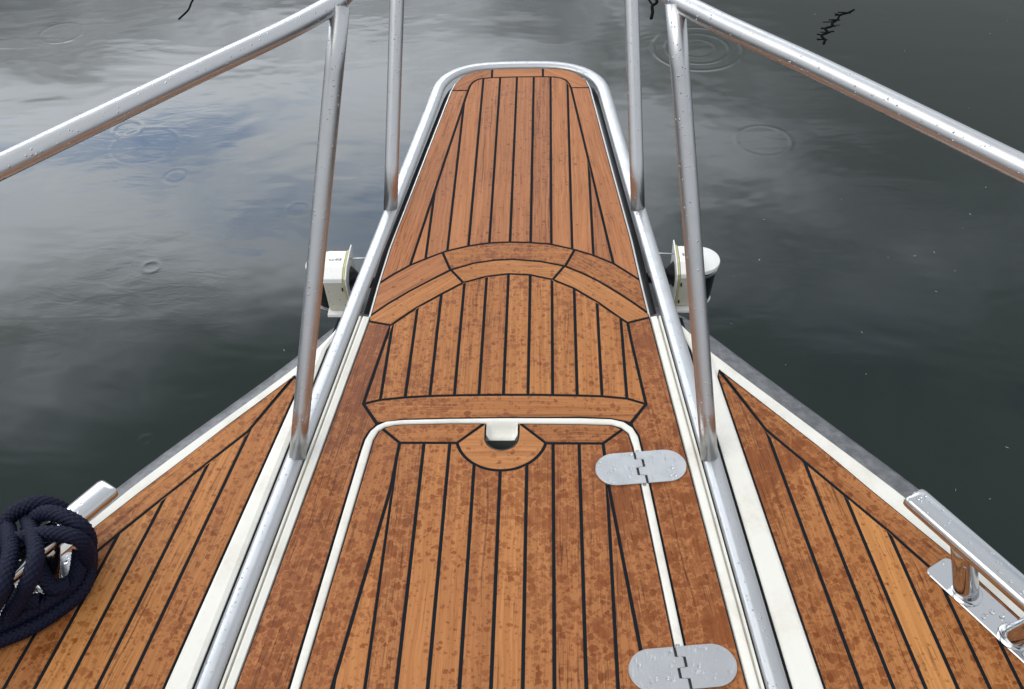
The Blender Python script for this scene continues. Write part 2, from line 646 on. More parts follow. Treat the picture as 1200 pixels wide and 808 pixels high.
def outward(path):
    o = []
    for i in range(len(path)):
        a, b = path[max(i - 1, 0)], path[min(i + 1, len(path) - 1)]
        t = Vector((b[0] - a[0], b[1] - a[1])).normalized()
        o.append(Vector((-t.y, t.x)))
    return o


def side_of(path, sgn):
    """(point, outward normal) pairs"""
    o = outward(path)
    return [(Vector(p), n * sgn) for p, n in zip(path, o)]


ring_path = SH_L + SH_R[::-1][1:]
pairs = side_of(ring_path, 1)
hull_secs = []
for pnt, nrm in pairs:
    sec = []
    for d, z, pull in ((-0.012, -0.030, 0), (0.004, -0.045, 0), (0.0, -0.12, 0.0), (-0.05, -0.45, 0.05), (-0.13, -0.9, 0.16), (-0.18, -1.35, 0.26)):
        q = pnt + nrm * d
        fwd = max(0.0, (pnt.y + 0.4) / 1.2)
        z -= max(0.0, min(0.07, (pnt.y - 0.33) * 0.5))
        sec.append((q.x * (1 - pull * 0.55), q.y - pull * fwd * 1.2, z))
    hull_secs.append(sec)
part(loft("hull", hull_secs, GELW, boat))

for path, sgn in ((SH_L, 1), (SH_R, -1)):
    secs = []
    for pnt, nrm in side_of(path, sgn):
        s = []
        for k in range(13):
            a = -math.pi / 2 + math.pi * k / 12
            q = pnt + nrm * (-0.004 + (0.042 if sgn > 0 else 0.056) * math.cos(a))
            s.append((q.x, q.y, -0.034 + 0.021 * math.sin(a) - max(0.0, min(0.07, (pnt.y - 0.33) * 0.5))))
        secs.append(s)
    part(loft("rubbing_strake", secs, RUBBER, boat))

# --- toe line geometry (x of the steel toe rail centre at deck height)
tl = lambda y: -0.3725 + 0.12 * y
tr = lambda y: 0.378 - 0.106 * y
teakL = lambda y: -0.329 + 0.121 * y
teakR = lambda y: 0.3345 - 0.104 * y
sideL = lambda y: -0.4225 + 0.147 * y
sideR = lambda y: 0.438 - 0.122 * y
Y_STEP = 0.335
for path, f in ((SH_L, tl), (SH_R, tr)):
    half = [p for p in path if p[1] < 0.29] + [(f(0.29), 0.29), (f(0.29) * 0.97, 0.29)] + [(f(y), y) for y in (0.1, -0.4, -0.9, -1.3)]
    part(slab("deck_moulding", half, -0.09, -0.006, GEL, boat, 0.004))

# --- black bedding seal showing on both sides of the steel toe rail
for f in (tl, tr):
    part(loft("rail_seal", [[(f(y) - 0.0235, y, -0.0028), (f(y) + 0.0235, y, -0.0028)] for y in (AFT, 0.0, Y_STEP - 0.006)], CAULK, boat, False))
# --- white coaming under the toe rail on each side
for nm, tc_, te_, sd_, sg in (("coaming", tl, teakL, sideL, -1), ("coaming", tr, teakR, sideR, 1)):
    secs = []
    for y in np.linspace(AFT, Y_STEP - 0.005, 16):
        c, e = tc_(y), te_(y)
        s = sd_(y) if y < 0.17 else sd_(0.17) + (tc_(y) - tc_(0.17)) * 1.0
        lim = abs(lerp_poly(SHEER_L if sg < 0 else SHEER_R, y)) - 0.006
        s = sg * max(min(abs(s), lim), abs(c) + 0.001)
        prof = [(e - sg * 0.004, -0.012), (e + sg * 0.0015, -0.0015), (e + sg * 0.011, 0.001), (c - sg * 0.0295, 0.001), (c - sg * 0.0285, -0.007),
                (c - sg * 0.026, -0.007), (c - sg * 0.0255, 0.002), (c - sg * 0.0215, 0.002), (c - sg * 0.0205, -0.0055), (c + sg * 0.0205, -0.0055),
                (c + sg * 0.0225, -0.0015), (c + sg * 0.030, 0.0015), (s - sg * 0.006, 0.0005), (s - sg * 0.0015, -0.001), (s + sg * 0.001, -0.011)]
        secs.append([(sg * min(sg * x, sg * s + 0.001), y, z) for x, z in prof])
    part(loft(nm, secs, GEL, boat, smooth=False))

# ------------------------------------------------------------------ foredeck (aft of the curved step)
fore = empty("foredeck", boat)
ARC_STEP = [(-0.291, 0.331), (-0.255, 0.373), (-0.213, 0.414), (-0.17, 0.451), (-0.128, 0.485), (-0.08, 0.508), (-0.032, 0.519), (0.006, 0.522), (0.07, 0.514), (0.122, 0.497), (0.16, 0.474), (0.194, 0.448), (0.239, 0.405), (0.270, 0.372), (0.298, 0.339)]
ARC_IN = [(-0.242, 0.304), (-0.192, 0.360), (-0.142, 0.404), (-0.097, 0.442), (-0.049, 0.462), (0.0, 0.471), (0.048, 0.467), (0.097, 0.451), (0.142, 0.422), (0.192, 0.376), (0.238, 0.325), (0.252, 0.311)]
KING_L = [(-0.242, 0.304), (-0.2485, 0.255), (-0.270, 0.079)]
KING_R = [(0.252, 0.311), (0.2565, 0.255), (0.274, 0.080)]
THR_TOP = [(-0.270, 0.079), (-0.238, 0.090), (-0.19, 0.0965), (-0.143, 0.1005), (-0.07, 0.103), (0.0, 0.104), (0.07, 0.104), (0.143, 0.1025), (0.19, 0.1005), (0.239, 0.0945), (0.274, 0.080)]
THR_BOT = [(-0.237, 0.028), (-0.189, 0.0375), (-0.095, 0.041), (0.0, 0.043), (0.147, 0.0445), (0.206, 0.041), (0.242, 0.031)]
Z0 = 0.0


def between(pl, x0, x1):
    """points of an x-sorted polyline between x0 and x1, ends interpolated"""
    f = lambda x: lerp_poly([(b, a) for a, b in pl], x)
    return [(x0, f(x0))] + [p for p in pl if x0 < p[0] < x1] + [(x1, f(x1))]


# curved border planks
jl, jr = (-0.128, 0.485), (0.123, 0.4975)
jil, jir = (-0.098, 0.441), (0.097, 0.451)
nearest = lambda pl, a, b: [p for p in pl if a < p[0] < b]
plank([jil] + nearest(ARC_IN, -0.097, 0.096) + [jir, jr] + nearest(ARC_STEP, jl[0] + 0.01, jr[0] - 0.005)[::-1] + [jl], Z0, TEAK_DRY, fore, (1, 0))
plank([ARC_IN[0]] + nearest(ARC_IN, -0.24, -0.12) + [jil, jl] + nearest(ARC_STEP, -0.29, -0.14)[::-1] + [ARC_STEP[0], (-0.2905, 0.3165)], Z0, TEAK_DRY, fore, (0.72, 0.69))
plank([jir] + nearest(ARC_IN, 0.12, 0.251) + [ARC_IN[-1], (0.2998, 0.328), ARC_STEP[-1]] + nearest(ARC_STEP, 0.13, 0.297)[::-1] + [jr], Z0, TEAK_DRY, fore, (0.72, -0.69))
# straight planks inside the king planks
region = ccw(ARC_IN + KING_R[1:] + THR_TOP[::-1][1:] + KING_L[::-1][1:-1])
PITCH = 0.0477
for k in range(-6, 6):
    q = clip(clip(region, 1, 0, k * PITCH), -1, 0, -(k + 1) * PITCH)
    if len(q) > 2:
        plank(q, Z0, TEAK_MID, fore, (0, 1))
plank(THR_TOP + THR_BOT[::-1], Z0, TEAK_DRY if False else TEAK_MID, fore, (1, 0))

# hatch outline (outer edge of its pale frame strip) and the covering boards beside it
HO_F = [(-0.2595, -0.043), (-0.2555, -0.012), (-0.2485, 0.008), (-0.238, 0.0225), (-0.222, 0.033), (-0.189, 0.0375), (-0.095, 0.041), (0.0, 0.043), (0.147, 0.0435), (0.206, 0.041), (0.229, 0.034), (0.2445, 0.020), (0.2535, 0.0), (0.259, -0.044)]
hol = lambda y: -0.2595 + 0.0985 * (y + 0.043)
hor = lambda y: 0.259 - 0.0985 * (y + 0.044)
grow = 0.0004
GAPF = [(p[0] + (-grow if p[0] < 0 else grow) * min(1, abs(p[0]) / 0.2), p[1] + (grow * 0.6 if p[1] > 0.0 else 0)) for p in HO_F]
left = [(-0.2905, 0.3165), (-0.242, 0.304)] + KING_L[1:] + [(-0.238, 0.0275)] + [p for p in GAPF if p[0] < -0.236 and p[1] < 0.024][::-1] + [(hol(AFT) - grow, AFT), (teakL(AFT), AFT)]
right = [(0.2998, 0.328), (0.252, 0.311)] + KING_R[1:] + [(0.2425, 0.0305)] + [p for p in GAPF if p[0] > 0.240 and p[1] < 0.027] + [(hor(AFT) + grow, AFT), (teakR(AFT), AFT)]
plank(left, Z0, TEAK_SOAKED, fore, (0.12, 1))
plank(right, Z0, TEAK_WET, fore, (-0.11, 1))
fore_out = ARC_STEP + [(0.2998, 0.328), (teakR(AFT), AFT), (hor(AFT) + grow, AFT)] + [p for p in GAPF][::-1] + [(hol(AFT) - grow, AFT), (teakL(AFT), AFT), (-0.2905, 0.3165)]
caulking(fore_out, Z0, fore)
fore.location.z = 1.25

# ------------------------------------------------------------------ anchor locker hatch
hatch = empty("hatch", boat)
hatch.location.z = 1.25
ho = HO_F + [(hor(AFT), AFT), (hol(AFT), AFT)]
HI_F = [(-0.2445, -0.053), (-0.2405, -0.012), (-0.233, 0.010), (-0.222, 0.020), (-0.205, 0.0255), (-0.189, 0.0275), (-0.095, 0.0305), (0.0, 0.0305), (0.147, 0.0295), (0.206, 0.0275), (0.224, 0.0205), (0.237, 0.0065), (0.2435, -0.027), (0.246, -0.053)]
hil = lambda y: -0.2445 + 0.102 * (y + 0.053)
hir = lambda y: 0.246 - 0.097 * (y + 0.053)
# pale rounded frame strip swept along the lid's edge
pathO = [(hol(AFT), AFT)] + [(hol(y), y) for y in (-0.9, -0.6, -0.3)] + HO_F + [(hor(y), y) for y in (-0.3, -0.6, -0.9, AFT)]
pathI = [(hil(AFT), AFT)] + [(hil(y), y) for y in (-0.9, -0.6, -0.3)] + HI_F + [(hir(y), y) for y in (-0.3, -0.6, -0.9, AFT)]
secs = []
for o, i in zip(pathO, pathI):
    o, i = Vector(o), Vector(i)
    s = []
    for f, z in ((0.0, -0.02), (0.0, -0.003), (0.08, 0.0002), (0.3, 0.0008), (0.55, 0.0010), (0.8, 0.0007), (0.97, 0.0), (1.0, -0.012)):
        q = o.lerp(i, f)
        s.append((q.x, q.y, z))
    secs.append(s)
loft("frame_strip", secs, GEL, hatch)
# dark joint between lid and deck: the bottom of the gap
secs = [[(p[0] * 1.03, p[1] + 0.006, -0.021), (q[0], q[1], -0.021)] for p, q in zip(pathO, pathI)]
loft("gasket", secs, CAULK, hatch)
# ring plank around the finger pull
RC, RR = (0.0, 0.0), 0.0845
arc = [(RR * math.cos(a), RR * math.sin(a)) for a in np.linspace(math.pi + 0.225, 2 * math.pi - 0.225, 25)]
PW, PY = 0.0295, -0.0055
notch = [(PW, 0.0305)] + [(PW * math.cos(a), PY + PW * math.sin(a)) for a in np.linspace(0, -math.pi, 17)] + [(-PW, 0.0305)]
ringp = [(-0.033, 0.0305)] + arc + [(0.033, 0.0305)]
q = ringp + notch
ringpoly = ccw(q)
rp = inset(ringpoly, GAP)
slab("plank", rp, Z0 - 0.008, Z0, TEAK_DRY, hatch, 0.0007, (1, 0))
BL = -0.0195
xa = math.sqrt(RR * RR - BL * BL)
plank([(-0.227, 0.0165), (-0.1895, BL), (-xa, BL), (-0.033, 0.0305), (-0.095, 0.0305), (-0.189, 0.0275), (-0.21, 0.0245)], Z0, TEAK_MID, hatch, (1, 0))
plank([(0.2265, 0.016), (0.188, BL), (xa, BL), (0.033, 0.0305), (0.147, 0.0295), (0.206, 0.0275)], Z0, TEAK_MID, hatch, (1, 0))
HKL = [(-0.1895, BL), (-0.1945, -0.129), (-0.235, -0.458), (-0.235 - 0.123 * 0.69, AFT)]
HKR = [(0.188, BL), (0.1945, -0.123), (0.2295, -0.44), (0.2295 + 0.115 * 0.71, AFT)]
plank([(-0.227, 0.0165)] + HKL + [(hil(AFT), AFT)] + [p for p in HI_F if p[0] < -0.225], Z0, TEAK_MID, hatch, (0.11, 1))
plank([(0.2265, 0.016)] + HKR + [(hir(AFT), AFT)] + [p for p in HI_F if p[0] > 0.226][::-1], Z0, TEAK_WET, hatch, (-0.1, 1))
arcb = [p for p in arc if p[1] < BL - 0.001]
region = ccw([(-0.1895, BL), (-xa, BL)] + arcb + [(xa, BL), (0.188, BL)] + HKR[1:] + HKL[::-1][:-1])
for k in range(-7, 7):
    q = clip(clip(region, 1, 0, k * 0.0479), -1, 0, -(k + 1) * 0.0479)
    if len(q) > 2:
        plank(q, Z0, {-4: TEAK_WET, 1: TEAK_WET, 3: TEAK_WET}.get(k, TEAK_MID), hatch, (0, 1))
cout = HI_F + [(hir(AFT), AFT), (hil(AFT), AFT)]
# caulking under the planks, notched for the finger pull
i0 = HI_F.index((0.0, 0.0305))
ctop = HI_F[:i0] + notch[::-1] + HI_F[i0 + 1:]
caulking(ctop + [(hir(AFT), AFT), (hil(AFT), AFT)], Z0, hatch)
# moulded finger pull: sloped white scoop with a dark slot at its near end
pull = empty("finger_pull", hatch)
W = PW - 0.0025
scoop = []
for y, z in ((0.031, 0.001), (0.0285, -0.0008), (0.0262, -0.005), (0.0235, -0.0105), (0.020, -0.0128), (0.015, -0.0132), (0.009, -0.0130), (0.004, -0.0137), (0.0008, -0.0165)):
    row = []
    for f in np.linspace(-1, 1, 11):
        lip = max(0, abs(f) - 0.72) / 0.28
        row.append((f * PW, y, z * (1 - lip ** 2) + (-0.0005) * lip))
    scoop.append(row)
o = loft("scoop", scoop, GEL, pull)
wall = []
for a in np.linspace(0.0, -math.pi, 21):
    wall.append([((PW + 0.0005) * math.cos(a), PY + (PW + 0.0005) * math.sin(a), -0.0008), (PW * 0.93 * math.cos(a), PY + PW * 0.93 * math.sin(a), -0.05)])
loft("rim_wall", wall, GEL, pull)
loft("slot_wall", [[(x, -0.0005, z) for x in (-PW, 0, PW)] for z in (-0.0160, -0.055)], SLOT, pull)
slab("slot_floor", [(-PW, 0.0), (PW, 0.0), (PW * 0.7, -0.032), (0, -0.038), (-PW * 0.7, -0.032)], -0.055, -0.045, SLOT, pull)

# ------------------------------------------------------------------ hinges
def hinge(c, ang, length, width, name="hinge"):
    h = empty(name, boat)
    h.location = (c[0], c[1], 1.25 + 0.0005)
    h.rotation_euler.z = ang
    r = width / 2
    hl = length / 2
    k = width / 3.6

    def leaf(s):
        arcs = [(s * (hl - r) + s * r * math.cos(a), r * math.sin(a)) for a in np.linspace(-math.pi / 2, math.pi / 2, 25)]
        # stepped knuckle edge along the pin line; tongues alternate between the leaves
        e = 0.0019
        ys = (-r, -r / 2, 0.0, r / 2, r)
        t_ = width * 0.085
        steps = []
        for i in range(4):
            own = (i % 2 == 0) if s < 0 else (i % 2 == 1)
            x = (-s * (t_ - e)) if own else (s * (t_ + e))
            steps += [(x, ys[i] + (e * 0.4 if i else 0)), (x, ys[i + 1] - (e * 0.4 if i < 3 else 0))]
        poly = arcs + steps[::-1]
        ob = slab("leaf", poly, -0.002, 0.0035, STEEL_PLATE, h, 0.001)
        return ob
    leaf(-1)
    leaf(1)
    slab("pin_bed", [(-0.008, -r * 0.97), (0.008, -r * 0.97), (0.008, r * 0.97), (-0.008, r * 0.97)], -0.004, 0.0006, BLACK, h)
    V, Q = tube_geo([(0.0, -r - 0.004, -0.0005), (0.0, r + 0.004, -0.0005)], 0.0032, None, 12)
    mesh("pin", V, Q, STEEL_PLATE, h, True)
    return h


h1 = hinge((0.2535, -0.0785), R(6.0), 0.165, 0.0735)
h2 = hinge((0.291, -0.471), R(6.0), 0.166, 0.072)
h1["group"] = h2["group"] = "hatch hinges"

# ------------------------------------------------------------------ bow platform (ahead of the step)
plat = empty("bow_platform", boat)
plat.location.z = 1.25
ZP = -0.004
ARC_P = [(x, y + 0.0045) for x, y in ARC_STEP]
jl2, jr2 = (jl[0] - 0.002, jl[1] + 0.0045), (jr[0] + 0.002, jr[1] + 0.0045)
NOSE_OUT = [(-0.181, 1.271), (-0.172, 1.312), (-0.157, 1.345), (-0.142, 1.363), (-0.12, 1.377), (-0.098, 1.384), (-0.072, 1.388), (0.0, 1.391), (0.072, 1.391), (0.105, 1.390), (0.128, 1.386), (0.15, 1.376), (0.168, 1.361), (0.184, 1.342), (0.194, 1.322), (0.203, 1.28)]
NOSE_IN = [(-0.134, 1.270), (-0.130, 1.297), (-0.123, 1.315), (-0.113, 1.328), (-0.098, 1.336), (-0.070, 1.340), (0.0, 1.343), (0.072, 1.343), (0.105, 1.341), (0.124, 1.334), (0.138, 1.322), (0.145, 1.305), (0.151, 1.281)]
PL_L = [(-0.181, 1.271), (-0.228, 0.917), (-0.273, 0.575), (-0.284, 0.444)]
PL_R = [(0.203, 1.28), (0.242, 0.912), (0.276, 0.599), (0.288, 0.452)]
PK_L = [(-0.134, 1.270), (-0.175, 0.912), (-0.221, 0.507)]
PK_R = [(0.151, 1.281), (0.19, 0.912), (0.232, 0.511)]
ARC_OUT = [(-0.284, 0.444), (-0.255, 0.475), (-0.221, 0.507), (-0.19, 0.528), (-0.143, 0.557), (-0.095, 0.575), (-0.048, 0.586), (0.0, 0.589), (0.047, 0.587), (0.092, 0.581), (0.142, 0.563), (0.187, 0.541), (0.232, 0.511), (0.262, 0.480), (0.288, 0.452)]
# nose border: three pieces
a1, a2 = -0.071, 0.073
npl = lambda pl, a, b: [p for p in pl if a < p[0] < b]
plank([(a1, 1.340)] + npl(NOSE_IN, a1 + 0.005, a2 - 0.005) + [(a2, 1.343), (a2, 1.391)] + npl(NOSE_OUT, a1 + 0.005, a2 - 0.005)[::-1] + [(a1, 1.388)], ZP, TEAK_FRONT, plat, (1, 0))
plank(npl(NOSE_IN, -1, a1 - 0.005) + [(a1, 1.340), (a1, 1.388)] + npl(NOSE_OUT, -1, a1 - 0.005)[::-1], ZP, TEAK_FRONT, plat, (0.7, 0.6))
plank([(a2, 1.343)] + npl(NOSE_IN, a2 + 0.005, 1) + npl(NOSE_OUT, a2 + 0.005, 1)[::-1] + [(a2, 1.391)], ZP, TEAK_FRONT, plat, (0.7, -0.6))
plank(PL_L + [p for p in ARC_OUT if -0.284 < p[0] < -0.222] + PK_L[::-1], ZP, TEAK_FRONT, plat, (0.12, 1))
plank(PL_R + [p for p in ARC_OUT if 0.233 < p[0] < 0.288][::-1] + PK_R[::-1], ZP, TEAK_FRONT, plat, (-0.11, 1))
region = ccw(NOSE_IN + PK_R[1:] + [p for p in ARC_OUT if -0.2205 < p[0] < 0.2315][::-1] + PK_L[::-1][:-1])
for k in range(-5, 5):
    q = clip(clip(region, 1, 0, k * 0.0472), -1, 0, -(k + 1) * 0.0472)
    if len(q) > 2:
        plank(q, ZP, TEAK_FRONT, plat, (0, 1))
# arc planks on the platform just ahead of the step
b_l, b_r = (-0.152, 0.5525), (0.147, 0.5605)
plank([jl2] + npl(ARC_P, jl2[0] + 0.01, jr2[0] - 0.005) + [jr2, b_r] + npl(ARC_OUT, b_l[0] + 0.004, b_r[0] - 0.004)[::-1] + [b_l], ZP, TEAK_MID, plat, (1, 0))
plank([ARC_P[0]] + npl(ARC_P, -0.29, -0.14) + [jl2, b_l] + npl(ARC_OUT, -0.283, -0.16)[::-1] + [ARC_OUT[0]], ZP, TEAK_FRONT, plat, (0.74, 0.66))
plank([jr2] + npl(ARC_P, 0.13, 0.297) + [ARC_P[-1], ARC_OUT[-1]] + npl(ARC_OUT, 0.15, 0.287)[::-1] + [b_r], ZP, TEAK_WET, plat, (0.74, -0.66))
pout = NOSE_OUT + PL_R[1:] + [ARC_STEP[-1]] + ARC_STEP[::-1][1:] + PL_L[::-1][:-1]
caulking(pout, ZP, plat)
slab("gap_shade", inset(pout, -0.024), -0.05, -0.034, BLACK, plat)  # black sheet added to put shade into the gap inside the toe rail
slab("moulding", inset(pout, -0.004), -0.075, ZP - 0.004, GELW, plat, 0.002)

# ------------------------------------------------------------------ side decks
MARG_L = [(-0.418, 0.152), (-0.480, 0.008), (-0.537, -0.0675), (-0.596, -0.147), (-0.653, -0.2245), (-0.70, -0.292), (-0.78, -0.42), (-0.87, -0.585), (-0.95, -0.76), (-1.06, AFT)]
OUT_L = [(-0.4175, 0.160), (-0.529, 0.019), (-0.582, -0.052), (-0.645, -0.134), (-0.701, -0.210), (-0.752, -0.285), (-0.835, -0.425), (-0.93, -0.595), (-1.01, -0.77), (-1.12, AFT)]
MARG_R = [(0.4235, 0.171), (0.4925, 0.0145), (0.5485, -0.060), (0.607, -0.1385), (0.667, -0.218), (0.715, -0.288), (0.79, -0.415), (0.88, -0.585), (0.96, -0.76), (1.07, AFT)]
OUT_R = [(0.4235, 0.178), (0.436, 0.163), (0.581, -0.021), (0.609, -0.059), (0.65, -0.117), (0.757, -0.262), (0.835, -0.385), (0.935, -0.57), (1.015, -0.75), (1.13, AFT)]
for sg, inn, slope, marg, out, offs in ((-1, sideL, 0.147, MARG_L, OUT_L, 0.479), (1, sideR, -0.122, MARG_R, OUT_R, 0.494)):
    sd = empty("side_deck", boat)
    sd.location.z = 1.25
    sd["label"] = "left side deck of teak planks beside the coiled navy rope" if sg < 0 else "right side deck of rain spotted teak planks with the bare cleat"
    inner = [(inn(y), y) for y in (marg[0][1] - 0.012, -0.3, -0.7, AFT)]
    plank(marg + out[::-1], Z0, TEAK_SIDE, sd, (sg * 0.6, -0.8))
    region = ccw(marg + inner[::-1])
    edges = [0.0, offs] + [offs + 0.0475 * k for k in range(1, 14)]
    for num, (a, b) in enumerate(zip(edges, edges[1:])):
        # strips parallel to the inner edge: s = |x| measured at y = 0
        q = clip(region, sg, -sg * slope, a)
        q = clip(q, -sg, sg * slope, -b)
        if len(q) > 2:
            plank(q, Z0, TEAK_PALE if num == 3 else TEAK_SIDE, sd, (slope, 1))
    caulking(ccw(out + inner[::-1]), Z0, sd)

# ------------------------------------------------------------------ bow rail
rail = empty("bow_rail", boat)
rail.location.z = 1.25
zt = lambda y: 0.004 - 0.010 * max(0.0, (y - 0.3) / 1.1)
ys = [AFT, -0.9, -0.5, -0.1, 0.3, 0.6, 0.9, 1.15]
toe = [(tl(y) + 0.002, y, zt(y)) for y in ys]
tipc = [(-0.2225, 1.24), (-0.2175, 1.285), (-0.207, 1.322), (-0.189, 1.354), (-0.160, 1.382), (-0.124, 1.400), (-0.08, 1.409), (-0.03, 1.4125), (0.05, 1.4135), (0.105, 1.4095), (0.150, 1.397), (0.186, 1.375), (0.211, 1.348), (0.228, 1.318), (0.238, 1.285), (0.2445, 1.24)]
toe += [(x, y, zt(y)) for x, y in tipc]
toe += [(tr(y) - 0.002, y, zt(y)) for y in ys[::-1]]
tp, tf = frames(catmull(toe, 0.012))
TPROF = [(-0.0168, -0.006), (-0.0168, 0.001), (-0.0152, 0.0052), (-0.0122, 0.0084), (-0.0085, 0.0100), (-0.0030, 0.0108), (0.0030, 0.0108), (0.0066, 0.0102), (0.0074, 0.0094), (0.0120, 0.0082), (0.0152, 0.0052), (0.0168, 0.001), (0.0168, -0.006), (0.010, -0.010), (-0.010, -0.010)]
secs = [[tuple(p + n * a + np.array((0, 0, 1.0)) * b * 0.72) for a, b in TPROF] for p, (t, n, b_) in zip(tp, tf)]
track = loft("toe_rail", secs, STEEL_RIM, rail, True, True)
md = track.modifiers.new("es", "EDGE_SPLIT")
md.split_angle = R(33)
TZ = 0.73
top = [(-1.02, -0.72, TZ), (-0.80, -0.44, TZ), (-0.602, -0.198, TZ), (-0.435, 0.008, TZ), (-0.285, 0.192, TZ), (-0.232, 0.300, TZ), (-0.214, 0.50, TZ), (-0.214, 0.9, TZ), (-0.205, 1.2, TZ), (-0.16, 1.40, TZ), (-0.06, 1.49, TZ), (0.06, 1.49, TZ), (0.17, 1.41, TZ), (0.225, 1.22, TZ), (0.245, 0.9, TZ), (0.252, 0.5, TZ), (0.272, 0.285, TZ), (0.325, 0.192, TZ), (0.470, 0.020, TZ), (0.657, -0.215, TZ), (0.86, -0.47, TZ), (1.07, -0.74, TZ)]
tube("top_rail", catmull(top, 0.02), 0.0158, STEEL, rail, None, 28)


def post(a, b, r):
    a, b = Vector(a), Vector(b)
    n = 8
    return tube("post", [a.lerp(b, k / n) for k in range(n + 1)], r, STEEL, rail, None, 24)


post((-0.3735, -0.058, 0.004), (-0.237, 0.243, TZ), 0.0155)
post((0.3785, -0.058, 0.004), (0.281, 0.238, TZ), 0.0155)
post((-0.2875, 0.708, 0.0), (-0.231, 1.13, TZ), 0.0165)
post((0.2985, 0.704, 0.0), (0.257, 1.17, TZ), 0.0165)

# ------------------------------------------------------------------ navigation lights hung outside the platform
def nav_light(sg, cx, cyy, label):
    nl = empty("navigation_light", boat)
    nl.location = (cx, cyy, 1.25)
    nl["label"] = label
    s = sg
    zt_ = -0.020
    # lens drum with white cap
    lathe("lens", [(0.030, -0.112), (0.034, -0.104), (0.041, -0.012), (0.041, -0.008)], (s * 0.006, 0.041, zt_), LENS, nl)
    lathe("lens_ring", [(0.0405, -0.024), (0.0425, -0.023), (0.0425, -0.0185), (0.0405, -0.0175)], (s * 0.006, 0.041, zt_), STEEL, nl)
    lathe("lens_ring", [(0.031, -0.116), (0.0355, -0.115), (0.0355, -0.110), (0.031, -0.109)], (s * 0.006, 0.041, zt_), STEEL, nl)
    lathe("cap", [(0.045, -0.010), (0.046, -0.003), (0.045, 0.0), (0.035, 0.003), (0.012, 0.005), (0.002, 0.005)], (s * 0.006, 0.041, zt_), GELW, nl)
    # boxy housing inboard of the drum
    xi, xo = -s * 0.052, s * 0.0

    def box(name, x0, x1, prof, m):
        """profile in (y, z) extruded from x0 to x1"""
        V = [(x0, y, z) for y, z in prof] + [(x1, y, z) for y, z in prof]
        n = len(prof)
        Q = [tuple(range(n)), tuple(range(n, 2 * n))[::-1]] + [(i, (i + 1) % n, n + (i + 1) % n, n + i) for i in range(n)]
        return bevel(fixnormals(mesh(name, V, Q, m, nl)), 0.0018, 2)
    box("housing", xi + s * 0.007, xo, [(0.058, -0.108), (0.060, -0.008), (0.050, 0.004), (-0.004, 0.005), (-0.028, -0.006), (-0.0295, -0.022), (-0.018, -0.108)], HOUSE)
    box("housing_lid", xi + s * 0.0075, xo - s * 0.001, [(0.0625, -0.006), (0.0625, 0.0005), (0.052, 0.0075), (-0.005, 0.0085), (-0.0325, -0.0035), (-0.034, -0.0155), (-0.0285, -0.0165), (-0.026, -0.006)], GELW)
    box("gasket", xi + s * 0.002, xi + s * 0.0065, [(0.064, -0.112), (0.066, 0.002), (0.053, 0.0095), (-0.006, 0.010), (-0.034, -0.003), (-0.036, -0.018), (-0.022, -0.112)], YELLOW)
    box("flange", xi - s * 0.0015, xi + s * 0.0018, [(0.070, -0.114), (0.074, 0.010), (0.060, 0.012), (-0.006, 0.011), (-0.036, -0.002), (-0.038, -0.018), (-0.024, -0.114)], GELW)
    box("foot_lip", xi + s * 0.004, xo + s * 0.004, [(0.05, -0.118), (0.05, -0.110), (-0.030, -0.110), (-0.032, -0.118)], GELW)
    lathe("socket", [(0.027, -0.022), (0.029, -0.01), (0.02, 0.0), (0.008, 0.012), (0.002, 0.013)], (0, 0, 0), BLACK, nl, 24)
    sk = nl.children[-1]
    sk.rotation_euler = (0, -s * math.pi / 2, 0)
    sk.location = (xi - s * 0.012, 0.015, -0.042)
    for yy, zz in ((-0.0310, -0.036), (-0.0232, -0.092)):
        box("clip", xi + s * 0.010, xi + s * 0.0135, [(yy, zz - 0.006), (yy, zz + 0.004), (yy + 0.006, zz + 0.004), (yy + 0.006, zz - 0.006)], BLACK)
    # moulded lettering, worn to a few strokes
    V, Q = [], []
    for (lx, ly, w, h_) in ((0.012, 0.018, .002, .009), (0.0145, 0.0225, .005, .0016), (0.0145, 0.018, .004, .0016), (0.021, 0.018, .002, .008), (0.0235, 0.022, .004, .0016), (0.0235, 0.0185, .003, .0015), (0.029, 0.017, .0045, .0015), (0.029, 0.0205, .0045, .0015), (0.0355, 0.0175, .0018, .005), (0.039, 0.0175, .0018, .005)):
        x0 = xi + s * (0.007 + lx) if s > 0 else xi - (0.007 + lx)
        x0 = xi + s * (0.004 + lx * 0.95)
        o_ = len(V)
        V += [(x0, ly, 0.0088), (x0 + s * w, ly, 0.0088), (x0 + s * w, ly + h_, 0.0088), (x0, ly + h_, 0.0088)]
        Q.append((o_, o_ + 1, o_ + 2, o_ + 3))
    mesh("lettering", V, Q, PRINT, nl)
    # stay rod to the toe rail
    rod = tube("stay_rod", [(xi, 0.03, 0.004), (xi - s * 0.055, 0.03, 0.006)], 0.0016, STEEL, nl, None, 10)
    tube("arm", [(xi, 0.012, -0.055), (xi - s * 0.07, 0.012, -0.05)], 0.012, BLACK, nl, None, 12)
    return nl


nav_light(-1, -0.412, 0.490, "left lamp housing and dark lens drum outside the steel rim")
nav_light(1, 0.422, 0.504, "right lamp housing with white capped dark lens drum outside the steel rim")

# ------------------------------------------------------------------ cleats
CLEATS = []


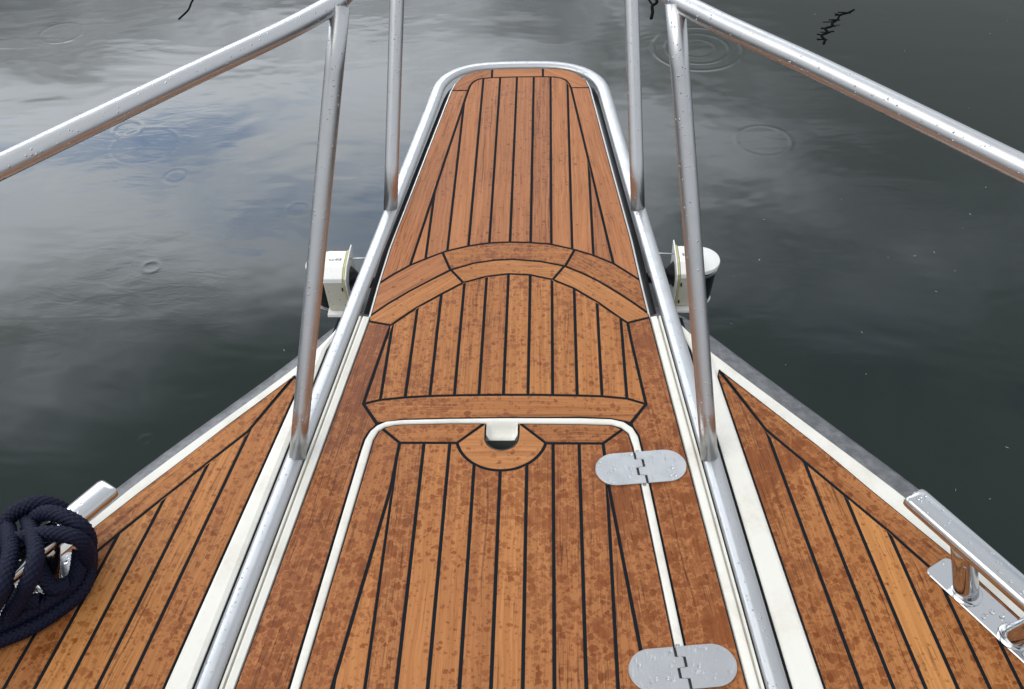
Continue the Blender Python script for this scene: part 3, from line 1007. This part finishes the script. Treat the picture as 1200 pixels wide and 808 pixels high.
def cleat(origin, d, label, zb=0.091, lean=-0.003, a0=-0.098):
    """origin: forward inboard corner of the base plate; d: unit vector along it, aft"""
    c = empty("cleat", boat)
    c.location = (origin[0], origin[1], 1.25)
    c["label"] = label
    d = Vector((d[0], d[1])).normalized()
    s = 1 if origin[0] > 0 else -1
    n = Vector((-d.y, d.x)) * s          # outboard
    w = lambda a, p: tuple(d * a + n * p)
    Lp, Wp, r = 0.235, 0.054, 0.012
    cor = []
    for (ax, px, qa) in ((r, r, 180), (Lp - r, r, 270), (Lp - r, Wp - r, 0), (r, Wp - r, 90)):
        for k in range(6):
            a = R(qa + 90 * k / 5)
            cor.append(w(ax + r * math.cos(a), px + r * math.sin(a)))
    bp = slab("base_plate", cor, -0.002, 0.0045, STEEL_CLEAT, c, 0.0015)
    for a, top_a in ((0.066, 0.031), (0.158, 0.193)):
        x, y = w(a, 0.023)
        lathe("collar", [(0.0245, 0.004), (0.0250, 0.0060), (0.0225, 0.0085), (0.018, 0.0095)], (x, y, 0), STEEL_CLEAT, c, 40)
        tx, ty = w(top_a, 0.023 - lean)
        tube("post", [(x + (tx - x) * k, y + (ty - y) * k, 0.004 + (zb - 0.004) * k) for k in (0, 0.15, 0.3, 0.5, 0.75, 1.0)], 0.0195, STEEL_CLEAT, c, None, 40)
    # bar: flat topped, rounded edges, swept along d
    prof = [(-0.022, 0.0), (-0.0215, -0.006), (-0.018, -0.0105), (0.018, -0.0105), (0.0215, -0.006), (0.022, 0.0), (0.0215, 0.006), (0.0185, 0.0095), (0.012, 0.0108), (-0.012, 0.0108), (-0.0185, 0.0095), (-0.0215, 0.006)]
    secs = []
    for a, k in ((a0, 0.55), (a0 + 0.0015, 0.80), (a0 + 0.005, 0.93), (a0 + 0.011, 1.0), (0.113, 1.0), (0.213 - a0, 1.0), (0.219 - a0, 0.93), (0.2225 - a0, 0.8), (0.224 - a0, 0.55)):
        secs.append([(*w(a, 0.023 - lean + p * (0.6 + 0.4 * k)), zb + z * k) for p, z in prof])
    n_ = len(prof)
    V = [v for q in secs for v in q]
    Q = [(i * n_ + k, i * n_ + (k + 1) % n_, (i + 1) * n_ + (k + 1) % n_, (i + 1) * n_ + k) for i in range(len(secs) - 1) for k in range(n_)]
    Q += [tuple(range(n_)), tuple(range((len(secs) - 1) * n_, len(secs) * n_))]
    ob = fixnormals(mesh("bar", V, Q, STEEL_CLEAT, c, True))
    md = ob.modifiers.new("es", "EDGE_SPLIT")
    md.split_angle = R(50)
    CLEATS.append({"ob": c, "geo": (d, n, zb, lean)})
    return c


CR = (0.700, -0.294)
cleat(CR, (0.545, -0.84), "bare polished cleat on the right side deck", 0.113, 0.010, -0.073)
CL = (-0.683, -0.294)
cleat(CL, (-0.545, -0.84), "cleat under the navy rope on the left side deck")

# ------------------------------------------------------------------ rain beads standing on the flat steel
BEAD, _, _p = simple("water_bead", (1, 1, 1), 0.02)
_p.inputs["Transmission Weight"].default_value = 1.0
_p.inputs["IOR"].default_value = 1.333


def beads(spots, parent):
    """low domes of water; spots = (x, y, z, radius)"""
    V, Q = [], []
    for x, y, z, r in spots:
        o = len(V)
        ex, an = random.uniform(0.7, 1.5), random.random() * 3.14
        ca, sa = math.cos(an), math.sin(an)
        for rr, zz in ((1.0, 0.0), (0.88, 0.42), (0.52, 0.68)):
            for k in range(8):
                a = 2 * math.pi * k / 8
                px, py = r * rr * math.cos(a) * ex, r * rr * math.sin(a) / ex
                V.append((x + px * ca - py * sa, y + px * sa + py * ca, z + zz * r))
        V.append((x, y, z + 0.76 * r))
        for q in range(2):
            for k in range(8):
                j = (k + 1) % 8
                Q.append((o + q * 8 + k, o + q * 8 + j, o + q * 8 + 8 + j, o + q * 8 + 8 + k))
        for k in range(8):
            Q.append((o + 16 + k, o + 16 + (k + 1) % 8, o + 24))
    return mesh("rain_beads", V, Q, BEAD, parent, True, kind="stuff")


for hg, L_, W_ in ((h1, 0.165, 0.0735), (h2, 0.166, 0.072)):
    sp = []
    while len(sp) < 85:
        x, y = random.uniform(-L_ / 2, L_ / 2), random.uniform(-W_ / 2, W_ / 2)
        e = max(abs(x) - (L_ / 2 - W_ / 2), 0)
        if math.hypot(e, y) < W_ / 2 - 0.004 and abs(x) > 0.011:
            sp.append((x, y, 0.0034, random.choice((0.0011, 0.0014, 0.0018, 0.0024, 0.0031))))
    beads(sp, hg)
for cl in CLEATS:
    d_, n_v, zb, ln = cl["geo"]
    sp = []
    for k in range(70):
        a, p = random.uniform(-0.06, 0.29), random.uniform(-0.011, 0.011)
        q = d_ * a + n_v * (0.023 - ln + p)
        sp.append((q.x, q.y, zb + 0.0107, random.choice((0.0010, 0.0014, 0.002, 0.003))))
    for k in range(45):
        a, p = random.uniform(0.006, 0.228), random.uniform(0.006, 0.048)
        q = d_ * a + n_v * p
        if min(abs(a - 0.066), abs(a - 0.158)) > 0.028:
            sp.append((q.x, q.y, 0.0044, random.choice((0.0012, 0.002, 0.003, 0.0045))))
    beads(sp, cl["ob"])

# ------------------------------------------------------------------ mooring rope
ROPES = [
    [(-0.837, -0.338, 0.05), (-0.802, -0.299, 0.09), (-0.78, -0.271, 0.11), (-0.745, -0.255, 0.118), (-0.719, -0.248, 0.1), (-0.709, -0.238, 0.06), (-0.706, -0.241, 0.025)],
    [(-0.778, -0.291, 0.05), (-0.757, -0.282, 0.085), (-0.74, -0.275, 0.108), (-0.711, -0.279, 0.125), (-0.675, -0.291, 0.126), (-0.652, -0.301, 0.112), (-0.655, -0.300, 0.075), (-0.677, -0.293, 0.03)],
    [(-0.835, -0.325, 0.07), (-0.779, -0.326, 0.105), (-0.733, -0.323, 0.12), (-0.69, -0.322, 0.128), (-0.655, -0.323, 0.12), (-0.648, -0.321, 0.09), (-0.666, -0.313, 0.035)],
    [(-0.684, -0.262, 0.03), (-0.673, -0.299, 0.016), (-0.67, -0.347, 0.013), (-0.696, -0.387, 0.013), (-0.731, -0.42, 0.013), (-0.774, -0.444, 0.013), (-0.819, -0.469, 0.013), (-0.87, -0.50, 0.013), (-0.90, -0.56, 0.013)],
    [(-0.672, -0.305, 0.06), (-0.677, -0.346, 0.036), (-0.707, -0.383, 0.033), (-0.748, -0.414, 0.033), (-0.806, -0.448, 0.033), (-0.86, -0.47, 0.033)],
    [(-0.778, -0.243, 0.07), (-0.751, -0.287, 0.092), (-0.732, -0.327, 0.09), (-0.72, -0.35, 0.07), (-0.696, -0.372, 0.055), (-0.674, -0.362, 0.05)],
    [(-0.827, -0.305, 0.07), (-0.781, -0.351, 0.085), (-0.762, -0.385, 0.07), (-0.746, -0.397, 0.05), (-0.712, -0.391, 0.045)],
    [(-0.776, -0.247, 0.085), (-0.734, -0.307, 0.115), (-0.695, -0.368, 0.142), (-0.693, -0.404, 0.132), (-0.72, -0.413, 0.09), (-0.749, -0.423, 0.052)],
    [(-0.785, -0.289, 0.1), (-0.741, -0.358, 0.135), (-0.726, -0.411, 0.142), (-0.736, -0.432, 0.12), (-0.779, -0.434, 0.06)],
    [(-0.90, -0.56, 0.013), (-0.93, -0.50, 0.03), (-0.89, -0.41, 0.05), (-0.837, -0.338, 0.05)],
]
RR_ = 0.0124


def braid(path, r):
    pts = catmull(path, 0.0016)
    pts, F = frames(pts)
    seg = 48
    P = np.array(pts)
    L = np.concatenate([[0], np.cumsum(np.linalg.norm(np.diff(P, axis=0), axis=1))])
    Nn = np.array([f[1] for f in F])
    Bb = np.array([f[2] for f in F])
    phi = np.linspace(0, 2 * math.pi, seg, endpoint=False)
    per, ns = 0.036, 8
    ss, pp = np.meshgrid(L / per * ns / 2, phi / (2 * math.pi) * ns, indexing="ij")
    a, b = ss + pp, ss - pp
    fa, fb = a - np.floor(a) - 0.5, b - np.floor(b) - 0.5
    over = (np.floor(a) + np.floor(b)) % 2 == 0
    across = np.where(over, fb, fa)
    along = np.where(over, fa, fb)
    h = np.sqrt(np.clip(1 - (2 * across) ** 2 * 0.96, 0, 1)) * (0.55 + 0.45 * np.cos(math.pi * along))
    rad = r - 0.0027 + 0.0040 * h
    V = P[:, None, :] + Nn[:, None, :] * (rad * np.cos(phi))[:, :, None] + Bb[:, None, :] * (rad * np.sin(phi))[:, :, None]
    n = len(P)
    i, k = np.meshgrid(np.arange(n - 1), np.arange(seg), indexing="ij")
    j = (k + 1) % seg
    Q = np.stack([i * seg + k, i * seg + j, (i + 1) * seg + j, (i + 1) * seg + k], -1).reshape(-1, 4)
    return V.reshape(-1, 3), Q


VV, QQ, o = [], [], 0
for path in ROPES:
    v, q = braid(path, RR_)
    VV.append(v)
    QQ.append(q + o)
    o += len(v)
VV, QQ = np.concatenate(VV), np.concatenate(QQ)
base = np.array((-0.72, -0.36, 0.002))
me = bpy.data.meshes.new("mooring_rope")
me.vertices.add(len(VV))
me.vertices.foreach_set("co", (VV - base).ravel())
me.loops.add(len(QQ) * 4)
me.loops.foreach_set("vertex_index", QQ.ravel())
me.polygons.add(len(QQ))
me.polygons.foreach_set("loop_start", np.arange(len(QQ)) * 4)
me.update(calc_edges=True)
me.validate()
rope = link("mooring_rope", me, ROPE, smooth=True)
rope.location = base + np.array((-0.005, 0, 0))
rope["label"] = "navy blue braided mooring rope wound round the left cleat"
rope["category"] = "rope"

# ------------------------------------------------------------------ modelled dark reflections, and bits afloat
def reflection(pts, r, label):  # dark reflection in the water, built as thin black tubes on its surface
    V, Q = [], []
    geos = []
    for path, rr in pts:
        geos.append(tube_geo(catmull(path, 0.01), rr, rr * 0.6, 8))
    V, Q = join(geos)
    o = fixnormals(mesh("water_reflection", V, Q, REFLECT_DARK, smooth=True))
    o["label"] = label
    o["category"] = "reflection"
    o["group"] = "modelled reflections"
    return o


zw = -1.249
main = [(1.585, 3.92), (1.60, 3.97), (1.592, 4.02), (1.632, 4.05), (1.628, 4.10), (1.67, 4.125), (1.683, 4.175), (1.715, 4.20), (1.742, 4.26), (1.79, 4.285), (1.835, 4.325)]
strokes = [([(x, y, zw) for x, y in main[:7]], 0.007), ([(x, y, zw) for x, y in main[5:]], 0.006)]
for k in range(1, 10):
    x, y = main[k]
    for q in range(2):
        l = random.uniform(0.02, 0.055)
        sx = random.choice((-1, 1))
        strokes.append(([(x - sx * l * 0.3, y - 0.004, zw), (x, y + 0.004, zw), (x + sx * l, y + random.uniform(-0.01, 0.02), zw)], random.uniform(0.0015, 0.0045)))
reflection(strokes, 0.01, "black crooked modelled reflection on the water beyond the right rail")
reflection([([(0.676, 4.24, zw), (0.69, 4.32, zw), (0.695, 4.40, zw), (0.725, 4.45, zw), (0.72, 4.55, zw), (0.75, 4.7, zw)], 0.009), ([(0.70, 4.40, zw), (0.68, 4.5, zw), (0.70, 4.6, zw)], 0.006)], 0.01, "thin dark modelled reflection on the water between the two right posts")
reflection([([(-2.055, 4.30, zw), (-2.03, 4.42, zw), (-2.035, 4.55, zw), (-2.0, 4.75, zw)], 0.006)], 0.01, "small dark modelled reflection on the water above the left rail")
# pale specks of drift on the water
V, Q = [], []
SP = [(0.843, 1.954), (1.603, 2.088), (1.60, 2.083), (0.796, 1.672), (1.25, 1.399), (1.738, 1.988), (0.962, 2.063), (2.503, 4.017), (2.642, 4.166), (2.039, 2.571), (1.022, 2.338), (1.386, 3.0), (2.162, 3.246), (1.997, 3.834), (1.385, 2.486), (1.645, 1.049), (1.421, 0.865), (1.284, 1.623), (-0.918, 1.524), (0.205, 3.851), (-1.659, 2.041)]
for k in range(14):
    SP.append((random.uniform(0.8, 2.7), random.uniform(0.8, 4.6)))
for x, y in SP:
    a = random.random() * 6.28
    l, w_ = random.uniform(0.002, 0.010), random.uniform(0.001, 0.003)
    ca, sa = math.cos(a), math.sin(a)
    o = len(V)
    for u_, v_ in ((-l, 0), (0, -w_), (l, 0), (0, w_)):
        V.append((x + u_ * ca - v_ * sa, y + u_ * sa + v_ * ca, -1.2485))
    V.append((x, y, -1.2465))
    Q += [(o, o + 1, o + 4), (o + 1, o + 2, o + 4), (o + 2, o + 3, o + 4), (o + 3, o, o + 4)]
dr = mesh("drift_specks", V, Q, LEAF, kind="stuff")
dr["label"] = "tiny pale specks of drift scattered on the dark water"
